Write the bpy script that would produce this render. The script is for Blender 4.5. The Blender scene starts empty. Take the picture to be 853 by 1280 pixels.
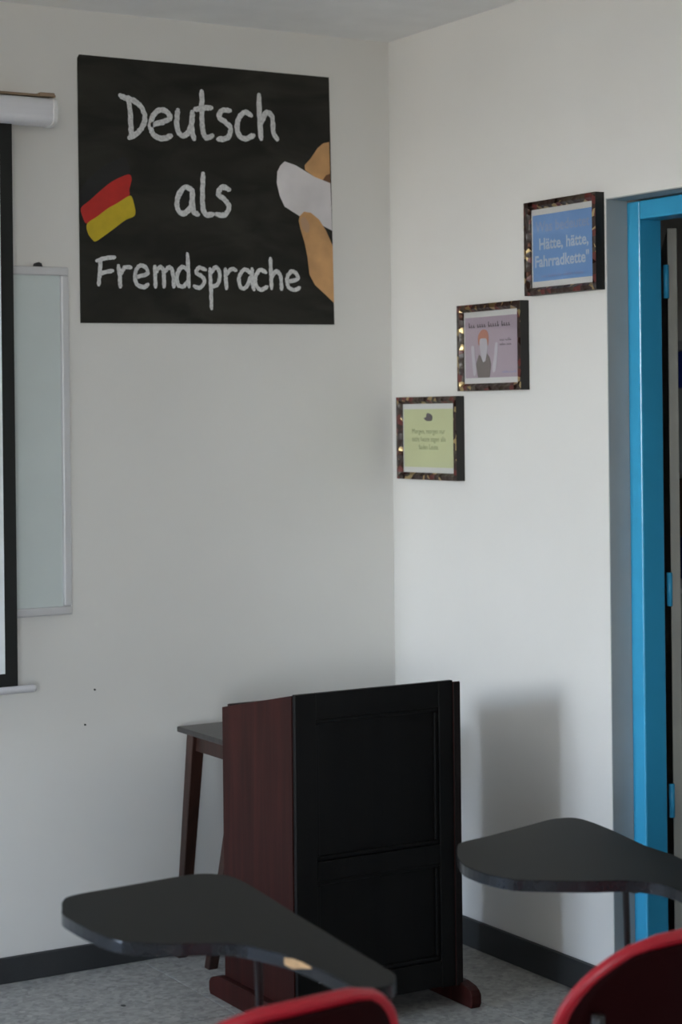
import bpy, bmesh, math, random
from mathutils import Vector, Matrix

random.seed(7)
scene = bpy.context.scene
col = scene.collection

# ------------------------------------------------------------------ camera
# Axes: the room corner stands at the origin; wall_left (front of the class) is the
# plane Y=0, wall_right (with the door) is the plane X=0, the floor is Z=0.
H = 2.75
F_PX = 2418.9
cam_data = bpy.data.cameras.new('camera')
cam = bpy.data.objects.new('camera', cam_data)
col.objects.link(cam)
yaw, roll = 0.53835, -0.011113
Fw = Vector((math.sin(yaw), math.cos(yaw), 0))
R0 = Vector((math.cos(yaw), -math.sin(yaw), 0))
U0 = Vector((0, 0, 1))
Rv = R0 * math.cos(roll) + U0 * math.sin(roll)
Uv = -R0 * math.sin(roll) + U0 * math.cos(roll)
M = Matrix((Rv, Uv, -Fw)).transposed().to_4x4()
M.translation = Vector((-3.2618, -5.1462, 1.5836))
cam.matrix_world = M
cam_data.sensor_fit = 'VERTICAL'
cam_data.sensor_height = 36.0
cam_data.lens = F_PX / 1280 * 36.0
cam_data.shift_y = -122.93 / 1280
cam_data.clip_start = 0.05
cam_data.dof.use_dof = True
cam_data.dof.focus_distance = 4.8
cam_data.dof.aperture_fstop = 4.0
scene.camera = cam

# ------------------------------------------------------------------ world, daylight
world = bpy.data.worlds.new('sky')
scene.world = world
world.use_nodes = True
wn = world.node_tree
wn.nodes.clear()
w_out = wn.nodes.new('ShaderNodeOutputWorld')
w_bg = wn.nodes.new('ShaderNodeBackground')
w_tc = wn.nodes.new('ShaderNodeTexCoord')
w_sep = wn.nodes.new('ShaderNodeSeparateXYZ')
w_ramp = wn.nodes.new('ShaderNodeValToRGB')
w_map = wn.nodes.new('ShaderNodeMapRange')
w_map.inputs['From Min'].default_value = -1
w_map.inputs['From Max'].default_value = 1
wn.links.new(w_tc.outputs['Generated'], w_sep.inputs[0])
wn.links.new(w_sep.outputs['Z'], w_map.inputs['Value'])
wn.links.new(w_map.outputs[0], w_ramp.inputs[0])
wn.links.new(w_ramp.outputs[0], w_bg.inputs['Color'])
wn.links.new(w_bg.outputs[0], w_out.inputs['Surface'])
cr = w_ramp.color_ramp
cr.elements[0].position = 0.485; cr.elements[0].color = (0.36, 0.335, 0.295, 1)   # sunlit ground outside
cr.elements[1].position = 1.0; cr.elements[1].color = (0.22, 0.36, 0.66, 1)       # zenith
for pos, c in ((0.512, (1.20, 1.22, 1.20)), (0.55, (0.98, 1.07, 1.14)), (0.61, (0.62, 0.76, 0.94)), (0.70, (0.40, 0.55, 0.82))):
    e = cr.elements.new(pos); e.color = c + (1,)                                  # bright hazy horizon, bluer above
w_bg.inputs['Strength'].default_value = 6.0

WIN_X = -6.0
BACK_Y = -7.6
# windows: in the far side wall (x = WIN_X) as y0, y1, z0, z1; added fill in the rear wall (y = BACK_Y) as x0, x1, z0, z1
WINDOWS = [(-1.25, -0.05, 0.9, 2.6)]
REAR_FILL_WINDOWS = [(-5.3, -4.05, 0.9, 2.6)]  # unseen window, added to brighten the front wall
for side, lst in (('X', WINDOWS), ('Y', REAR_FILL_WINDOWS)):
    for (a0, a1, z0, z1) in lst:
        pl = bpy.data.lights.new('window_portal', 'AREA')
        pl.shape = 'RECTANGLE'; pl.size = a1 - a0; pl.size_y = z1 - z0
        pl.cycles.is_portal = True
        po = bpy.data.objects.new('window_portal', pl)
        m, zc = (a0 + a1) / 2, (z0 + z1) / 2
        po.location = (WIN_X - 0.1, m, zc) if side == 'X' else (m, BACK_Y - 0.1, zc)
        po.rotation_euler = Vector((1, 0, 0) if side == 'X' else (0, 1, 0)).to_track_quat('-Z', 'Z').to_euler()
        col.objects.link(po)

scene.view_settings.view_transform = 'Standard'
scene.view_settings.look = 'None'
scene.view_settings.gamma = 1
scene.view_settings.use_curve_mapping = False
scene.view_settings.exposure = 2.38
scene.cycles.use_denoising = True
scene.cycles.max_bounces = 12
scene.cycles.diffuse_bounces = 8
scene.cycles.sample_clamp_indirect = 4.0

# ------------------------------------------------------------------ materials
def new_mat(name):
    m = bpy.data.materials.new(name)
    m.use_nodes = True
    nt = m.node_tree
    b = nt.nodes['Principled BSDF']
    return m, nt, b

def plain(name, c, rough=0.5, metal=0.0, bump=0.0, bscale=200.0, var=0.06, vscale=8.0, coat=0.0, spec=0.5):
    """A colour with slight procedural variation and fine relief."""
    m, nt, b = new_mat(name)
    tc = nt.nodes.new('ShaderNodeTexCoord')
    n = nt.nodes.new('ShaderNodeTexNoise'); n.inputs['Scale'].default_value = vscale
    n.inputs['Detail'].default_value = 5
    nt.links.new(tc.outputs['Object'], n.inputs['Vector'])
    r = nt.nodes.new('ShaderNodeValToRGB')
    r.color_ramp.elements[0].position = 0.3; r.color_ramp.elements[1].position = 0.7
    r.color_ramp.elements[0].color = tuple(max(0, v * (1 - var)) for v in c) + (1,)
    r.color_ramp.elements[1].color = tuple(min(1, v * (1 + var)) for v in c) + (1,)
    nt.links.new(n.outputs['Fac'], r.inputs[0])
    nt.links.new(r.outputs[0], b.inputs['Base Color'])
    b.inputs['Roughness'].default_value = rough
    b.inputs['Metallic'].default_value = metal
    b.inputs['Coat Weight'].default_value = coat
    b.inputs['Specular IOR Level'].default_value = spec
    if bump:
        n2 = nt.nodes.new('ShaderNodeTexNoise'); n2.inputs['Scale'].default_value = bscale
        nt.links.new(tc.outputs['Object'], n2.inputs['Vector'])
        bp = nt.nodes.new('ShaderNodeBump'); bp.inputs['Strength'].default_value = bump
        bp.inputs['Distance'].default_value = 0.002
        nt.links.new(n2.outputs['Fac'], bp.inputs['Height'])
        nt.links.new(bp.outputs[0], b.inputs['Normal'])
    return m

def wood(name, c0, c1, rough=0.4, axis='Z', scale=1.0, spec=0.35):
    m, nt, b = new_mat(name)
    tc = nt.nodes.new('ShaderNodeTexCoord')
    mp = nt.nodes.new('ShaderNodeMapping')
    s = {'X': (0.8, 14, 14), 'Y': (14, 0.8, 14), 'Z': (14, 14, 0.8)}[axis]
    mp.inputs['Scale'].default_value = tuple(v * scale for v in s)
    n = nt.nodes.new('ShaderNodeTexNoise'); n.inputs['Scale'].default_value = 2.2
    n.inputs['Detail'].default_value = 8; n.inputs['Distortion'].default_value = 0.6
    r = nt.nodes.new('ShaderNodeValToRGB')
    r.color_ramp.elements[0].position = 0.32; r.color_ramp.elements[0].color = c0 + (1,)
    r.color_ramp.elements[1].position = 0.72; r.color_ramp.elements[1].color = c1 + (1,)
    nt.links.new(tc.outputs['Object'], mp.inputs[0]); nt.links.new(mp.outputs[0], n.inputs['Vector'])
    nt.links.new(n.outputs['Fac'], r.inputs[0]); nt.links.new(r.outputs[0], b.inputs['Base Color'])
    b.inputs['Roughness'].default_value = rough
    b.inputs['Specular IOR Level'].default_value = spec
    bp = nt.nodes.new('ShaderNodeBump'); bp.inputs['Strength'].default_value = 0.15; bp.inputs['Distance'].default_value = 0.001
    nt.links.new(n.outputs['Fac'], bp.inputs['Height']); nt.links.new(bp.outputs[0], b.inputs['Normal'])
    return m

def terrazzo(name):
    m, nt, b = new_mat(name)
    geo = nt.nodes.new('ShaderNodeNewGeometry')
    v = nt.nodes.new('ShaderNodeTexVoronoi'); v.inputs['Scale'].default_value = 75
    n = nt.nodes.new('ShaderNodeTexNoise'); n.inputs['Scale'].default_value = 30; n.inputs['Detail'].default_value = 6
    nt.links.new(geo.outputs['Position'], v.inputs['Vector']); nt.links.new(geo.outputs['Position'], n.inputs['Vector'])
    r1 = nt.nodes.new('ShaderNodeValToRGB')
    r1.color_ramp.elements[0].color = (0.16, 0.158, 0.148, 1); r1.color_ramp.elements[0].position = 0.1
    r1.color_ramp.elements[1].color = (0.48, 0.475, 0.445, 1); r1.color_ramp.elements[1].position = 0.9
    bw = nt.nodes.new('ShaderNodeRGBToBW')
    nt.links.new(v.outputs['Color'], bw.inputs[0]); nt.links.new(bw.outputs[0], r1.inputs[0])
    r2 = nt.nodes.new('ShaderNodeValToRGB')
    r2.color_ramp.elements[0].color = (0.24, 0.237, 0.223, 1); r2.color_ramp.elements[0].position = 0.35
    r2.color_ramp.elements[1].color = (0.40, 0.395, 0.372, 1); r2.color_ramp.elements[1].position = 0.65
    nt.links.new(n.outputs['Fac'], r2.inputs[0])
    mx = nt.nodes.new('ShaderNodeMix'); mx.data_type = 'RGBA'; mx.inputs[0].default_value = 0.55
    nt.links.new(r1.outputs[0], mx.inputs[6]); nt.links.new(r2.outputs[0], mx.inputs[7])
    nt.links.new(mx.outputs[2], b.inputs['Base Color'])
    b.inputs['Roughness'].default_value = 0.55
    return m

def chalkboard(name):
    m, nt, b = new_mat(name)
    tc = nt.nodes.new('ShaderNodeTexCoord')
    mp = nt.nodes.new('ShaderNodeMapping'); mp.inputs['Scale'].default_value = (2.5, 1, 7)
    mp.inputs['Rotation'].default_value = (0, 0.5, 0)
    n = nt.nodes.new('ShaderNodeTexNoise'); n.inputs['Scale'].default_value = 1.6; n.inputs['Detail'].default_value = 6
    n.inputs['Distortion'].default_value = 0.8
    nt.links.new(tc.outputs['Object'], mp.inputs[0]); nt.links.new(mp.outputs[0], n.inputs['Vector'])
    r = nt.nodes.new('ShaderNodeValToRGB')
    r.color_ramp.elements[0].color = (0.012, 0.0115, 0.009, 1); r.color_ramp.elements[0].position = 0.35
    r.color_ramp.elements[1].color = (0.034, 0.032, 0.025, 1); r.color_ramp.elements[1].position = 0.75
    nt.links.new(n.outputs['Fac'], r.inputs[0]); nt.links.new(r.outputs[0], b.inputs['Base Color'])
    b.inputs['Roughness'].default_value = 0.6; b.inputs['Specular IOR Level'].default_value = 0.25
    return m

def ornate(name):
    """Picture moulding: dark brown with red and gold blotches."""
    m, nt, b = new_mat(name)
    tc = nt.nodes.new('ShaderNodeNewGeometry')
    v = nt.nodes.new('ShaderNodeTexVoronoi'); v.inputs['Scale'].default_value = 55
    nt.links.new(tc.outputs['Position'], v.inputs['Vector'])
    sp = nt.nodes.new('ShaderNodeSeparateColor'); nt.links.new(v.outputs['Color'], sp.inputs[0])
    r = nt.nodes.new('ShaderNodeValToRGB'); r.color_ramp.interpolation = 'CONSTANT'
    e = r.color_ramp.elements
    e[0].position = 0.0; e[0].color = (0.030, 0.014, 0.010, 1)
    e[1].position = 0.40; e[1].color = (0.12, 0.022, 0.018, 1)
    for p, c in ((0.55, (0.06, 0.045, 0.03, 1)), (0.74, (0.50, 0.38, 0.20, 1)), (0.86, (0.03, 0.016, 0.012, 1))):
        x = e.new(p); x.color = c
    nt.links.new(sp.outputs[0], r.inputs[0]); nt.links.new(r.outputs[0], b.inputs['Base Color'])
    gt = nt.nodes.new('ShaderNodeMath'); gt.operation = 'GREATER_THAN'; gt.inputs[1].default_value = 0.74
    nt.links.new(sp.outputs[0], gt.inputs[0])
    nt.links.new(gt.outputs[0], b.inputs['Metallic'])
    b.inputs['Roughness'].default_value = 0.28
    bp = nt.nodes.new('ShaderNodeBump'); bp.inputs['Strength'].default_value = 0.6; bp.inputs['Distance'].default_value = 0.003
    nt.links.new(v.outputs['Distance'], bp.inputs['Height']); nt.links.new(bp.outputs[0], b.inputs['Normal'])
    return m

def pane_glass(name):
    m, nt, b = new_mat(name)
    out = nt.nodes['Material Output']
    tr = nt.nodes.new('ShaderNodeBsdfTransparent')
    gl = nt.nodes.new('ShaderNodeBsdfGlossy'); gl.inputs['Roughness'].default_value = 0.08
    mx = nt.nodes.new('ShaderNodeMixShader')
    mx.inputs[0].default_value = 0.05
    nt.links.new(tr.outputs[0], mx.inputs[1]); nt.links.new(gl.outputs[0], mx.inputs[2])
    nt.links.new(mx.outputs[0], out.inputs['Surface'])
    return m

MT = dict(
    wall=plain('white_wall_paint', (0.74, 0.73, 0.70), 0.75, bump=0.12, bscale=60, var=0.025, vscale=2.0),
    ceiling=plain('ceiling_paint', (0.88, 0.88, 0.87), 0.85, var=0.03),
    skirting=plain('dark_grey_skirting', (0.028, 0.030, 0.032), 0.5, var=0.15),
    tile=terrazzo('terrazzo_tile'),
    grout=plain('grout', (0.13, 0.13, 0.125), 0.9),
    poster=chalkboard('poster_chalkboard_print'),
    chalk=plain('chalk_white_print', (0.64, 0.64, 0.64), 0.7, var=0.22, vscale=160),
    p_black=plain('print_black', (0.005, 0.005, 0.005), 0.6),
    p_red=plain('print_red', (0.50, 0.016, 0.010), 0.6, var=0.1, vscale=30),
    p_yellow=plain('print_yellow', (0.56, 0.41, 0.010), 0.6, var=0.08, vscale=30),
    p_chalk=plain('print_chalk_stick', (0.68, 0.65, 0.66), 0.6, var=0.12, vscale=7),
    p_skin=plain('print_skin', (0.56, 0.31, 0.13), 0.6, var=0.25, vscale=9),
    p_skin_dark=plain('print_skin_shade', (0.14, 0.06, 0.022), 0.6, var=0.2),
    p_nail=plain('print_nail', (0.47, 0.29, 0.17), 0.5),
    white_metal=plain('white_painted_metal', (0.66, 0.66, 0.69), 0.4, var=0.02),
    screen=plain('screen_cloth', (0.80, 0.84, 0.86), 0.8, var=0.01),
    black_cloth=plain('black_screen_border', (0.006, 0.007, 0.006), 0.8),
    tan=plain('tan_wood_strip', (0.24, 0.17, 0.11), 0.7, var=0.2, vscale=20),
    alu=plain('brushed_aluminium_frame', (0.62, 0.62, 0.63), 0.45, metal=0.2, var=0.03),
    board=plain('whiteboard_enamel', (0.60, 0.66, 0.65), 0.3, var=0.02),
    black_plastic=plain('black_plastic', (0.012, 0.012, 0.013), 0.45),
    tablet=plain('dark_laminate', (0.0055, 0.006, 0.0055), 0.55, var=0.1, vscale=30, spec=0.2),
    tablet_edge=plain('glossy_black_edge_band', (0.012, 0.014, 0.017), 0.22, var=0.2, vscale=50),
    chip=plain('bare_chipboard', (0.55, 0.36, 0.18), 0.8, var=0.2, vscale=60),
    red=plain('red_plastic_shell', (0.40, 0.010, 0.022), 0.38, var=0.05),
    red_dark=plain('dark_maroon_back_cover', (0.014, 0.0006, 0.0010), 0.7, var=0.05, spec=0.08),
    steel=plain('black_painted_steel', (0.010, 0.010, 0.011), 0.4),
    mahogany=wood('mahogany', (0.020, 0.0055, 0.0045), (0.048, 0.011, 0.009), 0.45, spec=0.12),
    mahogany_h=wood('mahogany_cross_grain', (0.020, 0.009, 0.008), (0.040, 0.014, 0.011), 0.42, axis='X'),
    ebony=wood('near_black_stain', (0.003, 0.0028, 0.0026), (0.006, 0.0055, 0.005), 0.45, spec=0.2),
    dark_edge=wood('dark_brown_edge', (0.006, 0.004, 0.0035), (0.012, 0.007, 0.006), 0.5, spec=0.2),
    table_wood=wood('dark_brown_wood', (0.022, 0.010, 0.007), (0.050, 0.020, 0.014), 0.4),
    table_top=wood('dark_table_top', (0.030, 0.027, 0.026), (0.055, 0.048, 0.046), 0.35, axis='X'),
    ornate=ornate('ornate_moulding'),
    frame_side=plain('black_frame_side', (0.010, 0.009, 0.008), 0.5),
    paper=plain('white_paper', (0.62, 0.62, 0.60), 0.8, var=0.01),
    sheet_blue=plain('print_sheet_blue', (0.17, 0.32, 0.60), 0.6, var=0.03),
    sheet_pink=plain('print_sheet_pink', (0.40, 0.325, 0.38), 0.6, var=0.03),
    sheet_yellow=plain('print_sheet_yellow', (0.55, 0.58, 0.32), 0.6, var=0.03),
    ink=plain('print_ink', (0.10, 0.08, 0.09), 0.7),
    ink_olive=plain('print_ink_olive', (0.17, 0.20, 0.075), 0.7),
    ink_pale=plain('print_pale_letters', (0.44, 0.52, 0.63), 0.7),
    ink_dim=plain('print_dim_letters', (0.26, 0.34, 0.52), 0.7),
    ink_mauve=plain('print_mauve_letters', (0.26, 0.30, 0.52), 0.7),
    hair=plain('print_red_hair', (0.42, 0.17, 0.11), 0.7),
    face=plain('print_pale_face', (0.50, 0.48, 0.52), 0.7),
    top=plain('print_grey_top', (0.15, 0.125, 0.115), 0.7),
    glass=pane_glass('picture_glass'),
    blue=plain('blue_gloss_paint', (0.040, 0.37, 0.64), 0.32, var=0.03, coat=0.2),
    leaf=plain('beige_door_leaf', (0.29, 0.285, 0.25), 0.55, var=0.05),
    reveal=plain('grey_reveal', (0.40, 0.42, 0.42), 0.7, var=0.05),
    rack=plain('grey_rack_paint', (0.32, 0.33, 0.35), 0.5),
    box_blue=plain('blue_carton', (0.010, 0.030, 0.22), 0.6),
    box_grey=plain('grey_carton', (0.25, 0.28, 0.28), 0.7),
    box_navy=plain('navy_carton', (0.008, 0.016, 0.07), 0.6),
    box_brown=plain('dark_brown_carton', (0.05, 0.03, 0.02), 0.7),
    pvc=plain('white_window_frame', (0.7, 0.7, 0.7), 0.4),
)

# ------------------------------------------------------------------ mesh helpers
def link(name, bm, m, parent=None, smooth=False, loc=None):
    bmesh.ops.recalc_face_normals(bm, faces=bm.faces)
    me = bpy.data.meshes.new(name)
    bm.to_mesh(me); bm.free()
    if smooth:
        for p in me.polygons:
            p.use_smooth = True
    me.materials.append(MT[m] if isinstance(m, str) else m)
    o = bpy.data.objects.new(name, me)
    col.objects.link(o)
    if loc: o.location = loc
    if parent: o.parent = parent
    return o

def tag(o, label, cat, group=None):
    o['label'] = label; o['category'] = cat
    if group: o['group'] = group
    return o

def struct(o, label=None):
    o['kind'] = 'structure'
    if label: o['label'] = label
    return o

def empty(name, loc, rz=0.0):
    o = bpy.data.objects.new(name, None)
    o.location = loc; o.rotation_euler = (0, 0, rz)
    o.empty_display_size = 0.1
    col.objects.link(o)
    return o

def add_box(bm, lo, hi, bevel=0.0):
    r = bmesh.ops.create_cube(bm, size=1.0)
    for v in r['verts']:
        v.co = Vector(((lo[i] + hi[i]) / 2 + v.co[i] * (hi[i] - lo[i]) for i in range(3)))
    if bevel:
        ed = list({e for v in r['verts'] for e in v.link_edges})
        bmesh.ops.bevel(bm, geom=ed, offset=bevel, segments=2, affect='EDGES', profile=0.5)

def box(name, lo, hi, m, parent=None, bevel=0.0):
    bm = bmesh.new(); add_box(bm, lo, hi, bevel)
    return link(name, bm, m, parent)

def add_prism(bm, pts, axis, a, b, bevel=0.0):
    """Extrude a 2D outline; axis 'x','y','z' is the extrusion axis from a to b."""
    def mk(p, t):
        return {'x': (t, p[0], p[1]), 'y': (p[0], t, p[1]), 'z': (p[0], p[1], t)}[axis]
    va = [bm.verts.new(mk(p, a)) for p in pts]
    vb = [bm.verts.new(mk(p, b)) for p in pts]
    fa = bm.faces.new(va); fb = bm.faces.new(list(reversed(vb)))
    n = len(pts)
    for i in range(n):
        bm.faces.new((va[i], va[(i + 1) % n], vb[(i + 1) % n], vb[i]))
    if bevel:
        ed = list(fa.edges) + list(fb.edges)
        bmesh.ops.bevel(bm, geom=ed, offset=bevel, segments=2, affect='EDGES', profile=0.5)

def prism(name, pts, axis, a, b, m, parent=None, bevel=0.0):
    bm = bmesh.new(); add_prism(bm, pts, axis, a, b, bevel)
    return link(name, bm, m, parent)

def add_tube(bm, pts, r, seg=10, caps=True, closed=False):
    pts = [Vector(p) for p in pts]
    n = len(pts); rings = []
    ref = None
    for i, p in enumerate(pts):
        if closed: t = (pts[(i + 1) % n] - pts[i - 1]).normalized()
        else: t = (pts[min(i + 1, n - 1)] - pts[max(i - 1, 0)]).normalized()
        if ref is None:
            ref = Vector((0, 0, 1)) if abs(t.z) < 0.9 else Vector((1, 0, 0))
        u = (ref - t * ref.dot(t)).normalized(); ref = u
        w = t.cross(u)
        rr = r[i] if isinstance(r, (list, tuple)) else r
        rings.append([bm.verts.new(p + (u * math.cos(2 * math.pi * k / seg) + w * math.sin(2 * math.pi * k / seg)) * rr) for k in range(seg)])
    for i in range(n if closed else n - 1):
        a, b = rings[i], rings[(i + 1) % n]
        for k in range(seg):
            bm.faces.new((a[k], a[(k + 1) % seg], b[(k + 1) % seg], b[k]))
    if caps and not closed:
        bm.faces.new(rings[0]); bm.faces.new(list(reversed(rings[-1])))

def tube(name, pts, r, m, parent=None, seg=10, closed=False):
    bm = bmesh.new(); add_tube(bm, pts, r, seg, closed=closed)
    return link(name, bm, m, parent, smooth=True)

def smooth_line(pts, per=6, closed=False):
    """Catmull-Rom through 2D/3D points."""
    P = [Vector(p) for p in pts]; n = len(P); out = []
    rng = range(n) if closed else range(n - 1)
    for i in rng:
        if closed: a, b, c, d = P[i - 1], P[i], P[(i + 1) % n], P[(i + 2) % n]
        else: a, b, c, d = P[max(i - 1, 0)], P[i], P[i + 1], P[min(i + 2, n - 1)]
        for k in range(per):
            t = k / per
            out.append(0.5 * ((2 * b) + (c - a) * t + (2 * a - 5 * b + 4 * c - d) * t * t + (3 * b - a - 3 * c + d) * t ** 3))
    if not closed: out.append(P[-1])
    return out

# ------------------------------------------------------------------ lettering strokes and outlines, metres on the thing itself
WORDS = {
    'Deutsch': [
         [(-0.289, 0.2772), (-0.2724, 0.2708), (-0.2453, 0.2651), (-0.2183, 0.2422), (-0.2124, 0.21), (-0.2296, 0.1781), (-0.2623, 0.1569)] ,
         [(-0.264, 0.2733), (-0.2574, 0.2174), (-0.256, 0.1592)] ,
         [(-0.1935, 0.1978), (-0.1531, 0.2102), (-0.1305, 0.2233), (-0.1399, 0.24), (-0.1633, 0.2442), (-0.1847, 0.2272), (-0.1936, 0.1959), (-0.1833, 0.1696), (-0.1537, 0.1609), (-0.1279, 0.1712)] ,
         [(-0.1045, 0.2483), (-0.1083, 0.2016), (-0.0957, 0.1753), (-0.0741, 0.1805), (-0.0596, 0.2116), (-0.0571, 0.2458)] ,
         [(-0.0571, 0.2439), (-0.0587, 0.1971), (-0.0526, 0.1663)] ,
         [(-0.0248, 0.3086), (-0.0256, 0.2383), (-0.0229, 0.1946), (-0.0112, 0.1719), (0.0086, 0.18)] ,
         [(-0.0483, 0.2543), (-0.0232, 0.2599), (0.0063, 0.263)] ,
         [(0.0691, 0.2587), (0.0425, 0.2568), (0.0324, 0.2364), (0.0553, 0.2213), (0.0706, 0.2037), (0.0592, 0.1773), (0.0283, 0.1705)] ,
         [(0.1403, 0.2498), (0.118, 0.2572), (0.0954, 0.2319), (0.0939, 0.1973), (0.1137, 0.1778), (0.1485, 0.189)] ,
         [(0.1681, 0.3133), (0.1695, 0.2419), (0.1743, 0.1807)] ,
         [(0.1738, 0.2263), (0.1923, 0.2614), (0.2126, 0.2489), (0.2165, 0.2033), (0.23, 0.1832)] ,
    ],
    'als': [
         [(-0.061, 0.016), (-0.0858, 0.0216), (-0.1077, -0.0095), (-0.1091, -0.0425), (-0.09, -0.0562), (-0.0659, -0.0348), (-0.0589, 0.0122)] ,
         [(-0.0588, 0.0142), (-0.0574, -0.0441), (-0.0424, -0.0571)] ,
         [(-0.0234, 0.0647), (-0.0266, -0.0154), (-0.0184, -0.0541), (0.0079, -0.0539)] ,
         [(0.0639, 0.0222), (0.0397, 0.0279), (0.0262, 0.0066), (0.0491, -0.0099), (0.0621, -0.0309), (0.0475, -0.0542), (0.02, -0.0534)] ,
    ],
    'Fremdsprache': [
         [(-0.3568, -0.2061), (-0.3603, -0.2393), (-0.3638, -0.2735)] ,
         [(-0.3691, -0.2046), (-0.3413, -0.1961), (-0.3133, -0.1924)] ,
         [(-0.3593, -0.2402), (-0.32, -0.2316)] ,
         [(-0.3012, -0.2168), (-0.2974, -0.2471), (-0.2957, -0.2775)] ,
         [(-0.2963, -0.2423), (-0.2805, -0.2209), (-0.2617, -0.2204)] ,
         [(-0.2453, -0.2476), (-0.2094, -0.2371), (-0.2155, -0.2181), (-0.2344, -0.2157), (-0.2483, -0.2381), (-0.2445, -0.2667), (-0.2225, -0.2767), (-0.2077, -0.2687)] ,
         [(-0.1848, -0.2152), (-0.1841, -0.2441), (-0.1835, -0.2748)] ,
         [(-0.1829, -0.2325), (-0.1668, -0.2166), (-0.1564, -0.2317), (-0.1558, -0.2742)] ,
         [(-0.1553, -0.2317), (-0.137, -0.2158), (-0.1265, -0.2348), (-0.1238, -0.2734)] ,
         [(-0.0785, -0.1752), (-0.0758, -0.2217), (-0.0743, -0.2722)] ,
         [(-0.0769, -0.2237), (-0.0962, -0.2136), (-0.1126, -0.2373), (-0.1098, -0.2663), (-0.0926, -0.2717), (-0.0773, -0.2558)] ,
         [(-0.0193, -0.2201), (-0.04, -0.2149), (-0.0499, -0.2298), (-0.0294, -0.2419), (-0.0231, -0.2573), (-0.0385, -0.2743), (-0.0569, -0.2698)] ,
         [(-0.004, -0.2177), (-0.0015, -0.2783), (0.0, -0.335)] ,
         [(-0.002, -0.2294), (0.0169, -0.2112), (0.0287, -0.2335), (0.0206, -0.2631), (-0.0003, -0.2694)] ,
         [(0.0477, -0.2162), (0.0484, -0.2427), (0.0503, -0.2741)] ,
         [(0.0497, -0.2339), (0.0676, -0.2157), (0.0831, -0.2192)] ,
         [(0.1321, -0.2257), (0.1121, -0.2154), (0.094, -0.2386), (0.097, -0.2661), (0.1091, -0.2727), (0.1227, -0.2605), (0.132, -0.2376)] ,
         [(0.1379, -0.2127), (0.1375, -0.2503), (0.1440, -0.2755)] ,
         [(0.1851, -0.2222), (0.1648, -0.2158), (0.1499, -0.2371), (0.1518, -0.2628), (0.1675, -0.2753), (0.189, -0.2659)] ,
         [(0.2015, -0.18), (0.2031, -0.2287), (0.2049, -0.2705)] ,
         [(0.2041, -0.2376), (0.2214, -0.2182), (0.2361, -0.2328), (0.239, -0.2727)] ,
         [(0.261, -0.2481), (0.2957, -0.2392), (0.289, -0.2213), (0.2729, -0.2178), (0.2589, -0.2372), (0.2631, -0.2641), (0.2837, -0.2736), (0.3022, -0.2662)] ,
    ],
}
SHAPES = {
    'black': [(-0.4243, -0.0069), (-0.3919, 0.0297), (-0.3446, 0.0701), (-0.3001, 0.0917), (-0.2747, 0.0986), (-0.2646, 0.0746), (-0.2604, 0.0503), (-0.2888, 0.0406), (-0.3245, 0.0224), (-0.3543, -0.0035), (-0.3868, -0.0348), (-0.4161, -0.0523), (-0.4231, -0.0284)],
    'red': [(-0.4161, -0.055), (-0.3897, -0.0322), (-0.3572, -0.0036), (-0.3245, 0.0224), (-0.2948, 0.0389), (-0.2649, 0.05), (-0.2561, 0.0369), (-0.2639, 0.0064), (-0.2657, -0.0128), (-0.3016, -0.0349), (-0.3313, -0.0512), (-0.3669, -0.0771), (-0.3978, -0.0986), (-0.4107, -0.0816)],
    'yellow': [(-0.3978, -0.0986), (-0.3669, -0.0771), (-0.3313, -0.0512), (-0.3016, -0.0349), (-0.2657, -0.0128), (-0.2553, -0.0177), (-0.2495, -0.0366), (-0.2453, -0.0582), (-0.2515, -0.0722), (-0.2784, -0.0842), (-0.3143, -0.1102), (-0.347, -0.1331), (-0.3721, -0.1489), (-0.3837, -0.1426), (-0.3966, -0.1242)],
    'chalk': [(0.2566, 0.1171), (0.295, 0.1075), (0.3625, 0.0754), (0.4173, 0.0592), (0.4218, -0.0871), (0.3754, -0.0678), (0.3075, -0.0474), (0.2548, -0.0203), (0.2385, 0.0103), (0.228, 0.0516), (0.2308, 0.0851), (0.2421, 0.1046)],
    'finger': [(0.3264, 0.1093), (0.3486, 0.1317), (0.3734, 0.1648), (0.3933, 0.1809), (0.415, 0.1865), (0.4173, 0.0592), (0.3918, 0.0664), (0.3625, 0.0754), (0.3287, 0.0947)],
    'shadow1': [(0.404, 0.083), (0.4185, 0.0885), (0.4185, 0.058), (0.392, 0.067)],
    'thumb': [(0.3065, -0.0474), (0.3222, -0.0329), (0.3465, -0.0352), (0.3755, -0.0551), (0.3996, -0.088), (0.4227, -0.1338), (0.4253, -0.3101), (0.3922, -0.2832), (0.3583, -0.2565), (0.3392, -0.2253), (0.3326, -0.1707), (0.3234, -0.1289), (0.3094, -0.0873), (0.3034, -0.0623)],
    'nail': [(0.3083, -0.0579), (0.3171, -0.0491), (0.3292, -0.057), (0.3387, -0.0756), (0.335, -0.0947), (0.3238, -0.0952), (0.3129, -0.0808)],
}
TAB_A = [(-1.947, -1.969), (-1.926, -1.923), (-1.895, -1.895), (-1.793, -1.884), (-1.668, -1.872), (-1.624, -1.878), (-1.595, -1.913), (-1.592, -1.996), (-1.624, -2.239), (-1.649, -2.445), (-1.668, -2.6), (-1.678, -2.639), (-1.699, -2.665), (-1.723, -2.674), (-1.748, -2.667), (-1.758, -2.641), (-1.756, -2.598), (-1.755, -2.485), (-1.772, -2.398), (-1.808, -2.324), (-1.891, -2.276), (-1.947, -2.221), (-1.963, -2.129), (-1.963, -2.017)]
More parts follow.
